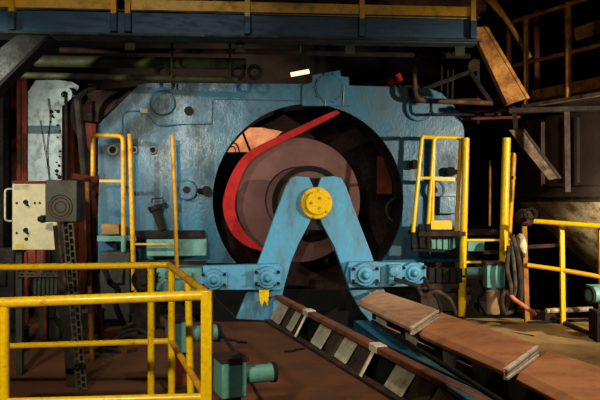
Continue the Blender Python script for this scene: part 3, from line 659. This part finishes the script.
for x in (12, 114, 128, 247.5, 362, 473):
    yy = 8+(x+80)/557*11
    post_ = MB(); post_.bar(M(x, -30, WO+.06), M(x, yy+2, WO+.06), .05, .05, (0, 1, 0)); post_.build('railing_post', YELD, wk)
    s_ = MB(); s_.bar(M(x, yy, WO+.04), M(x, yy+20, WO+.04), .065, .06, (0, 1, 0)); s_.build('post_socket', DBLUE, wk, bevel=.006)
for i in range(5):
    x = 20+i*110; b = MB(); b.bar(M(x, 42+i*2, WO-.2), M(x+4, 60+i*1.4, -.6) if False else M(x, 42+i*2, WO-1.4)+Vector((0, 0, .1)), .1, .12); b.build('cross_beam', GREENG, wk)
b = MB(); q = [M(-80, 12, WO-.1), M(470, 21, WO-.1), M(470, 21, WO-1.3), M(-80, 12, WO-1.3)]
q[2].z = q[1].z; q[3].z = q[0].z; b.prism(q, (0, 0, .03)); b.build('deck', BLACK, wk, smooth=False)
# things above the toe board
b = MB(); b.box(M(400, -14, .4), (2.0, .3, .6), RM); tag(b.build('machine_block', RUST), 'rusty block above the walkway at the top of the view', 'machine block')
# diagonal brace at left
br = thing('diagonal_brace', 'wide grey green diagonal brace below the walkway, top left corner', 'brace', P(-20, 120, 6.6))
b = polyp(MB(), [(18, 34), (48, 34), (-30, 110), (-30, 72)], 6.85, .03); b.build('plate', BRACE, br, smooth=False)
b = polyp(MB(), [(48, 34), (50, 36), (-28, 114), (-30, 110)], 6.7, .2); b.build('flange', BLACK, br, smooth=False)
# hanging pipes
DZ = M(240, 16, 1.5).z
for i, (x0, y0, x1, y1, Z, r, m, lab) in enumerate([(35, 61, 246, 64, 8.0, .065, MOSS, 'thick mossy green pipe under the walkway'), (18, 75, 238, 80, 7.9, .035, MOSS, 'thin green pipe below the thick mossy pipe'), (60, 50, 300, 52, 8.2, .03, RUST, 'thin rusty pipe above the thick mossy pipe'), (250, 52, 470, 56, 8.3, .03, DARK, 'dark pipe under the right half of the walkway')]):
    t = thing('overhead_pipe', lab, 'pipe', P((x0+x1)/2, (y0+y1)/2, Z)-UP*r)
    MB().tube([P(x0, y0, Z), P(x1, y1, Z)], r, 14).build('pipe', m, t)
    for x in ((172, 230) if i < 3 else (300, 420)):
        p = P(x, y0+(y1-y0)*(x-x0)/(x1-x0), Z-(r+.015))
        MB().tube([p, Vector((p.x, p.y, DZ+.25))], .014, 8).build('hanger', MOSS, t)
    if i == 0:
        for x in (164, 238, 255): MB().ring(P(x, 73, Z-.02), (0, -1, 0), .085, .05, .1, 24).build('clamp_ring', DARK, t)
rp = thing('rusty_pipe', 'rusty pipe dropping from the walkway and bending right over the housing', 'pipe', M(415, 100, .3))
rail_tube(rp, [P(415, 52, 8.42), P(415, 100, 8.42), P(492, 103, 8.45)], .03, YELP, 'pipe', .12)
MB().tube(rounded([P(431, 100, 8.42), P(431, 115, 8.42), P(497, 114, 8.5)], .08), .018, 10).build('small_pipe', DARK, rp)
b = MB(); b.bar(P(387, 83, 9.2), P(401, 77, 9.2), .1, .1); tag(b.build('red_beam', RED), 'short bright red bar end above the housing', 'beam')
# lit hall light seen through
b = MB(); b.box(P(300, 73, 11.2), (.30, .06, .06), Matrix.Rotation(-.18, 3, 'Y')); o = b.build('strip_lamp', mat('lit_strip_lamp', C(255, 200, 160), None, .3, 5, .5, emit=1.2)); tag(o, 'small glowing strip lamp seen above the housing', 'lamp'); MB().bar(P(300, 71, 11.2), (P(300, 73, 11.2).x, 11.2, 7.2), .015, .015, (0, 1, 0)).build('hanger', BLACK, o)
# far truss lines right of centre
for i, (a, c2, lab) in enumerate([((422, 90), (470, 72), 'dark sloping strut above the right corner of the housing'), ((470, 72), (500, 116), 'dark strut below the yellow stringer'), ((455, 80), (455, 130), 'dark upright rod right of the rusty pipe')]):
    tag(MB().bar(P(*a, 8.9), P(*c2, 8.9), .04, .05).build('strut', DARK), lab, 'strut')

# ------------------------------------------------------------------ right: stair, upper platform, hopper
st = thing('stair_stringer', 'dirty yellow diagonal stair stringer right of the walkway end', 'stair', P(520, 105, 7.9))
b = polyp(MB(), [(474, 27), (486, 27), (528, 98), (510, 104)], 7.5, .02); b.build('web', YELR, st, smooth=False)
b = polyp(MB(), [(484, 26), (488, 27), (530, 98), (527, 99)], 7.49, .12); b.build('flange', YELR, st, smooth=False)
b = polyp(MB(), [(472, 28), (475, 27), (511, 104), (508, 105)], 7.49, .12); b.build('flange', YELR, st, smooth=False)
b = MB(); b.tube([P(484, -14, 8.5), P(511, 27, 8.5), P(530, 58, 8.5)], .03, 10); b.build('handrail', YELR, st)
up = thing('upper_platform', 'yellow railed upper platform at the right', 'platform', P(560, 106, 8.0))
pA, pB = P(523, 105, 8.45), P(640, 83, 7.0); pB.z = pA.z
dv = (pB-pA)
b = MB(); q = [pA, pB, pB+Vector((1.5, 1.5, 0)), pA+Vector((.6, 2.2, 0))]; b.prism(q, (0, 0, .04)); b.build('deck', RUST, up, smooth=False)
b = MB(); b.bar(pA+UP*.1+Vector((.1, -.03, 0)), pB+UP*.1, .015, .14); b.build('toe_board', YELR, up)
b = MB(); b.bar(pA-UP*.02, pB-UP*.02, .05, .04); b.build('edge_angle', HOP, up)
def at(t, z): return pA+dv*t+UP*z
MB().tube([at(-.15, 1.04), at(1, 1.04)], .024, 10).build('top_rail', YELR, up)
MB().tube([at(-.15, .5), at(1, .5)], .024, 10).build('mid_rail', YELR, up)
MB().tube([at(-.15, 1.04), at(-.15, .5)], .03, 10).build('end_post', YELR, up)
for t in (.03, .43, .8): MB().tube([at(t, 1.06), at(t, 0)], .032 if t < .3 else .036, 10).build('post', YELR, up)
MB().tube([P(470, -20, 7.9), at(-.15, 1.04)], .026, 10).build('sloping_rail', YELR, up)
b = MB(); b.bar(P(575, 35, 8.5), P(640, 12, 8), .03, .16); b.build('rear_board', YELR, up)
b = MB(); b.bar(P(536, 10, 8.9), P(537, 100, 8.9), .06, .04, (0, 1, 0)); b.build('rear_post', RUSTR, up)

hp = thing('hopper', 'large scuffed steel hopper with a conical bottom at the right edge', 'hopper', P(640, 290, 9.2))
hcx = P(652, 200, 9.4); hz = lambda y: EYE+(200-y)/700*9.2
b = MB(); c = Vector((hcx.x, hcx.y, 0))
rr = 1.72
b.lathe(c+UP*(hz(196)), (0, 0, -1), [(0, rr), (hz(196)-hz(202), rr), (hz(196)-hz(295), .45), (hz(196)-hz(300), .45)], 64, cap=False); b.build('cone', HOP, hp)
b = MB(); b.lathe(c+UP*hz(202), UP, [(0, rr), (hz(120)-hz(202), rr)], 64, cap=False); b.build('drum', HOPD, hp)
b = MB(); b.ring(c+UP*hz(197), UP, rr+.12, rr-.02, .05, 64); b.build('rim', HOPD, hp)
b = MB(); b.ring(c+UP*hz(187), UP, rr+.05, rr-.02, .03, 64); b.build('rim', HOPD, hp)
for k in range(10):
    a = math.radians(180+k*18); b = MB(); b.bar(c+Vector((math.cos(a), math.sin(a), 0))*(rr+.03)+UP*hz(187), c+Vector((math.cos(a), math.sin(a), 0))*(rr+.03)+UP*hz(125), .04, .06, (math.cos(a), math.sin(a), 0)); b.build('stiffener', HOPD, hp)
for k in range(4):
    a = math.radians(45+90*k); MB().bar(c+Vector((math.cos(a)*1.2, math.sin(a)*1.2, hz(200))), c+Vector((math.cos(a)*1.2, math.sin(a)*1.2, -1.1)), .12, .12, (0, 1, 0)).build('support_leg', DARK, hp)
b = polyp(MB(), [(509, 130), (524, 129), (560, 178), (549, 180)], 8.2, .03)
bb = thing('diagonal_brace', 'dusty grey diagonal brace under the upper platform, in front of the hopper', 'brace', P(555, 180, 8.2))
b.build('web', HOPB, bb, smooth=False); polyp(MB(), [(521, 128), (524, 128), (562, 178), (559, 179)], 8.19, .12).build('flange', HOPD, bb, smooth=False)
MB().bar(P(516, 131, 8.25), P(514, 108, 7.9), .05, .05).build('hanger', HOPD, bb)
b = MB(); b.bar(P(509, 111, 7.9), P(620, 108, 7.6), .12, .05); b.bar(P(566, 112, 7.6), P(567, 192, 7.6), .06, .06, (0, 1, 0)); tag(b.build('support_frame', HOPD), 'dusty brown T-shaped frame beneath the upper platform', 'frame')

# right railing
rr_ = thing('guard_railing', 'yellow railing on the sandy floor before the hopper at the right', 'railing', P(562, 325, 7.8))
tA, tB, tC = P(531, 221, 7.85), P(562, 223, 7.8), P(640, 229, 7.3)
MB().tube([tA, tC], .028, 12).build('top_rail', YEL, rr_)
MB().tube([P(527, 265, 7.85), P(562, 270, 7.8), P(640, 284, 7.3)], .026, 12).build('mid_rail', YELD, rr_)
MB().bar(P(561.5, 222, 7.8), Vector((P(563, 300, 7.8).x, 7.8, 0)), .05, .05, (0, 1, 0)).build('post', YEL, rr_, bevel=.005)
MB().bar(P(600.5, 226, 7.55), Vector((P(602, 300, 7.55).x, 7.55, 0)), .05, .05, (0, 1, 0)).build('post', YELD, rr_, bevel=.005)
MB().bar(P(524, 225, 7.9), Vector((P(527, 300, 7.9).x, 7.9, 0)), .055, .05, (0, 1, 0)).build('post', YELR, rr_, bevel=.005)
MB().bar(P(527, 247, 7.9), P(560, 245, 7.85), .03, .04).build('cross_bar', RUST, rr_)

# teal box on pedestal, stub pipe, pedestal
tb = thing('switch_box', 'teal switch box mounted beside the right ladder foot', 'box', P(496, 316, 7.7))
b = MB(); c, d = pq(487, 265, 505, 288, 7.7, .16); b.box(c, d); b.build('box', TEAL, tb, bevel=.006)
b = MB(); c, d = pq(486, 262, 505, 265, 7.68, .2); b.box(c, d); b.build('lid', RUST, tb, bevel=.004)
MB().tube([P(493, 290, 7.75), P(493, 287, 7.75)], .05, 16).build('neck', TEAL, tb)
MB().lathe(P(493, 290, 7.75), (0, 0, -1), [(0, .06), (.01, .075), (.26, .075)], 20).build('pedestal', SANDP, tb, 'tan cylindrical pedestal')
t = thing('stub_pipe', 'short teal pipe end beside the right ladder', 'pipe', P(475, 279, 7.9))
MB().lathe(P(466, 272, 8.0), (1, 0, 0), [(0, .055), (.18, .055), (.19, .05)], 20).build('pipe', TEAL, t)
MB().box(P(474, 276.5, 8.0), (.24, .14, .02)).build('saddle', RUST, t)
# hoses and rags
hs = [((509, 246), (507, 268), (511, 290), (505, 313), .024, HOSE, 'thick brown hose left of the bundle behind the switch box'),
      ((512, 235), (519, 262), (521, 290), (519, 311), .028, HOSE, 'thick brown hose nearest the rusty railing post'),
      ((511, 240), (514, 268), (515, 290), (509, 312), .022, GREYC, 'grey braided hose in the middle of the hose bundle'),
      ((507, 291), (514, 299), (524, 306), (535, 314), .023, ORANGE, 'orange hose running down to the floor block'),
      ((505, 290), (502, 300), (505, 313), (513, 311), .022, HOSE, 'brown hose curling on the floor beside the pedestal')]
for a, b_, c_, d_, r, m, lab in hs:
    tag(MB().tube(curve([P(*a, 7.6), P(*b_, 7.55), P(*c_, 7.55), P(*d_, 7.7)]), r, 10).build('hose', m), lab, 'hose')
def rag(px, Z, m, name, lab):
    b = MB(); n = len(px)
    pts = [P(x, y, Z) for x, y in px]; c = sum(pts, Vector())/n
    top = [p+(p-c)*-.35+Vector((0, -.09, 0)) for p in pts]; low = [p+Vector((0, .05, 0)) for p in pts]
    A = [b.v(p) for p in pts]; B = [b.v(p) for p in top]; D = [b.v(p) for p in low]
    for i in range(n):
        j = (i+1) % n; b.bm.faces.new((A[i], A[j], B[j], B[i])); b.bm.faces.new((D[i], D[j], A[j], A[i]))
    b.bm.faces.new(B); b.bm.faces.new(D[::-1])
    o = b.build(name, m); s = o.modifiers.new('s', 'SUBSURF'); s.levels = s.render_levels = 1; tag(o, lab, 'rag'); return o
rag([(514, 212), (522, 207), (532, 210), (536, 222), (530, 228), (520, 226), (514, 222)], 7.75, RUST, 'rag', 'rust brown rag bundle on the end of the right railing')
rag([(516, 233), (524, 231), (528, 245), (526, 262), (520, 256), (515, 247)], 7.75, HOP, 'rag', 'pale dirty rag hanging from the rusty railing post')
rag([(507, 246), (514, 244), (518, 258), (514, 270), (508, 262)], 7.8, MAROON, 'rag', 'dark red rag hanging behind the hoses')
tag(MB().ring(P(531, 214, 7.6), (-.5, -1, 0), .07, .045, .04, 24).build('hose_ring', DARK), 'dark looped ring hung on the railing end', 'ring')
# floor blocks and bars at right
for i, (x, y, w_, h_, d_, a, m, lab) in enumerate([(532, 319, .22, .1, .14, .1, RUST, 'rusty square block on the sandy floor by the orange hose'), (546, 320, .14, .1, .12, .5, HOPD, 'dusty brown block beside the rusty square block'), (450, 310, .3, .16, .2, 0, DARK, 'greasy block on the floor left of the ladder foot'), (482, 312, .14, .12, .15, .2, DARK, 'small greasy block between ladder foot and pedestal')]):
    b = MB(); p = G(x, y); b.box(p+UP*h_/2, (w_, d_, h_), Matrix.Rotation(a, 3, 'Z')); tag(b.build('steel_block', m, bevel=.01), lab, 'block')
for i, (a, c2, h, r, lab) in enumerate([((528, 323), (590, 320), .02, .02, 'thin dark bar lying before the right railing'), ((553, 318), (590, 334), .03, .03, 'rusty bar slanting toward the right edge'), ((546, 311), (592, 309), .12, .03, 'pale grey pipe behind the right railing post'), ((508, 333), (533, 337), .01, .02, 'short dark bar lying on the sandy floor')]):
    p, q = G(*a, h), G(*c2, h); tag(MB().tube([p, q], r, 8).build('floor_bar', [BLACK, RUST, HOP, BLACK][i]), lab, 'bar')
b = MB(); p = G(552, 320); b.box(p+UP*.06, (.06, .1, .12)); tag(b.build('steel_block', RUST), 'upright rusty block carrying the pale grey pipe', 'block')
t = thing('pipe_end', 'blue green pipe end with dark mouth at the right edge', 'pipe', P(594, 324, 6.9))
MB().lathe(P(589, 295, 6.8), (1, .2, 0), [(0, .075), (.5, .075)], 24).build('pipe', TEAL, t); MB().ring(P(588.5, 295, 6.8), (1, .2, 0), .085, .06, .03, 24).build('collar', DARK, t)
MB().box(P(597, 288, 6.95), (.14, .2, .05)).build('plate', TEAL, t); b = MB(); c = P(598, 310, 6.9); b.box((c.x+.05, c.y, c.z/2), (.2, .2, c.z)); b.build('pedestal', DARK, t)
# sand heaps on the right floor
import mathutils.noise as mn
bm = bmesh.new(); nx, ny = 60, 40; vs = []
for j in range(ny+1):
    for i in range(nx+1):
        Y = 5.2+j/ny*2.9; X = XS(Y)+.5+(i/nx)*2.6
        z = .004+max(0, .05*(mn.noise(Vector((X*1.6, Y*1.6, 0)))+.25))*min(1, i/6, (nx-i)/6, j/6, (ny-j)/6)+.006*abs(mn.noise(Vector((X*14, Y*14, 2))))
        if i in (0, nx) or j in (0, ny): z = .001
        vs.append(bm.verts.new((X, Y, z)))
for j in range(ny):
    for i in range(nx):
        k = j*(nx+1)+i; bm.faces.new((vs[k], vs[k+1], vs[k+nx+2], vs[k+nx+1]))
b = MB(); b.bm.free(); b.bm = bm; tag(b.build('grit', SAND), 'pale gritty dust spread over the floor right of the slabs', 'grit', kind='stuff')

# ------------------------------------------------------------------ small clutter around the machine
def loose(name, cat, m, r, pts, lab, n=8):
    tag(MB().tube(curve(pts), r, n).build(name, m), lab, cat)
loose('cable', 'cable', BLACK, .016, [P(424, 280, 7.9), P(430, 290, 7.85), P(438, 300, 7.85), P(441, 312, 7.9)], 'black cable hanging from the right end of the blue roller beam')
loose('hose', 'hose', HOSE, .022, [P(418, 288, 7.85), P(424, 296, 7.8), P(436, 291, 7.8), P(450, 300, 7.85), P(456, 314, 7.9)], 'brown hose sagging below the greasy chain track')
loose('hose', 'hose', DARK, .02, [P(469, 284, 8.1), P(474, 296, 8.0), P(470, 304, 8.0), P(478, 315, 8.0)], 'greasy hose hanging under the short teal pipe end')
loose('cable', 'cable', BLACK, .014, [P(480, 280, 8.1), P(484, 292, 8.0), P(478, 300, 8.0), P(486, 316, 8.0)], 'thin black cable left of the tan pedestal')
loose('cable', 'cable', DARK, .014, [G(20, 352, .015), G(48, 340, .015), G(70, 346, .015), G(96, 334, .015)], 'long thin cable winding over the floor at the far left')
loose('cable', 'cable', GREENG, .02, [G(112, 341, .02), G(124, 332, .09), G(140, 330, .07), G(152, 337, .02)], 'grey green cable loop crossing the black cable scrap')
loose('cable', 'cable', RUST, .014, [G(60, 342, .015), G(74, 336, .03), G(90, 342, .015)], 'short rusty wire on the floor left of the pole feet')
loose('hose', 'hose', DARK, .03, [P(104, 268, 7.6), P(110, 282, 7.5), P(118, 290, 7.5), P(116, 305, 7.5), P(124, 325, 7.6)], 'dark hose drooping in front of the grey green motor casing')
loose('hose', 'hose', BLACK, .03, [P(28, 268, 7.2), P(34, 290, 7.1), P(46, 300, 7.1), P(58, 322, 7.0), P(70, 338, 7.0)], 'thick black hose behind the grated box')
loose('pipe', 'pipe', RUSTR, .02, [P(26, 252, 6.9), P(26.5, 300, 6.9), P(27, 341, 6.95)], 'thin red rusty pipe upright behind the control panel post')
loose('pipe', 'pipe', RUSTR, .022, [P(45, 238, 6.9), P(45, 300, 6.9), P(45, 341, 6.95)], 'red rusty pipe upright behind the grated box')
loose('wire', 'wire', BLACK, .008, [P(84, 90, 8.8), P(80, 110, 8.8), P(86, 135, 8.8), P(84, 178, 8.8), P(84, 310, 8.8)], 'thin black wire hanging beside the thick black hose')
for i, (x, y, w_, h_, d_, m, lab) in enumerate([(432, 309, .12, .2, .14, DARK, 'dark block standing left of the larger greasy block'), (466, 309, .1, .26, .1, RUST, 'rusty upright block beside the ladder foot'), (12, 345, .24, .18, .2, DARK, 'dark block on the floor at the left edge'), (93, 327, .2, .2, .2, GREENG, 'grey green block on the floor behind the pole feet'), (141, 323, .16, .12, .16, RUST, 'rusty block on the floor below the round motor')]):
    b = MB(); p = G(x, y); b.box(p+UP*h_/2, (w_, d_, h_)); b.box(p+UP*h_*.85, (w_*1.15, d_*1.15, h_*.1)); tag(b.build('steel_block', m, bevel=.008), lab, 'block')
# rods and conduits above the right corner of the housing
for i, (x, y0, y1) in enumerate([(441, 72, 104), (447, 76, 112), (452, 74, 112)]):
    p = P(x, y1, 8.9); q = P(x+1, 52, 8.9); tag(MB().tube([p, q], .014, 8).build('rod', DARK), ['leftmost of three dark rods above the right corner of the housing', 'middle of three dark rods above the right corner of the housing', 'rightmost of three dark rods above the right corner of the housing'][i], 'rod')
t = thing('conduit_bundle', 'pair of rusty conduits running level behind the rusty pipe', 'conduit', P(470, 110, 9.0))
for y in (99, 110, 118): MB().tube([P(436, y+2, 9.0), P(520, y-1, 9.0)], .018, 8).build('conduit', RUSTR, t)
MB().bar(P(478, 60, 9.02), P(478, 124, 9.02), .04, .04, (0, 1, 0)).build('hanger', DARK, t)
tag(MB().lathe(P(470, 64, 8.6), (.3, -1, -.4), [(0, .05), (.05, .08), (.1, .08), (.12, .04)], 14).build('pulley', RUST), 'rusty pulley wheel below the right end of the walkway', 'pulley')
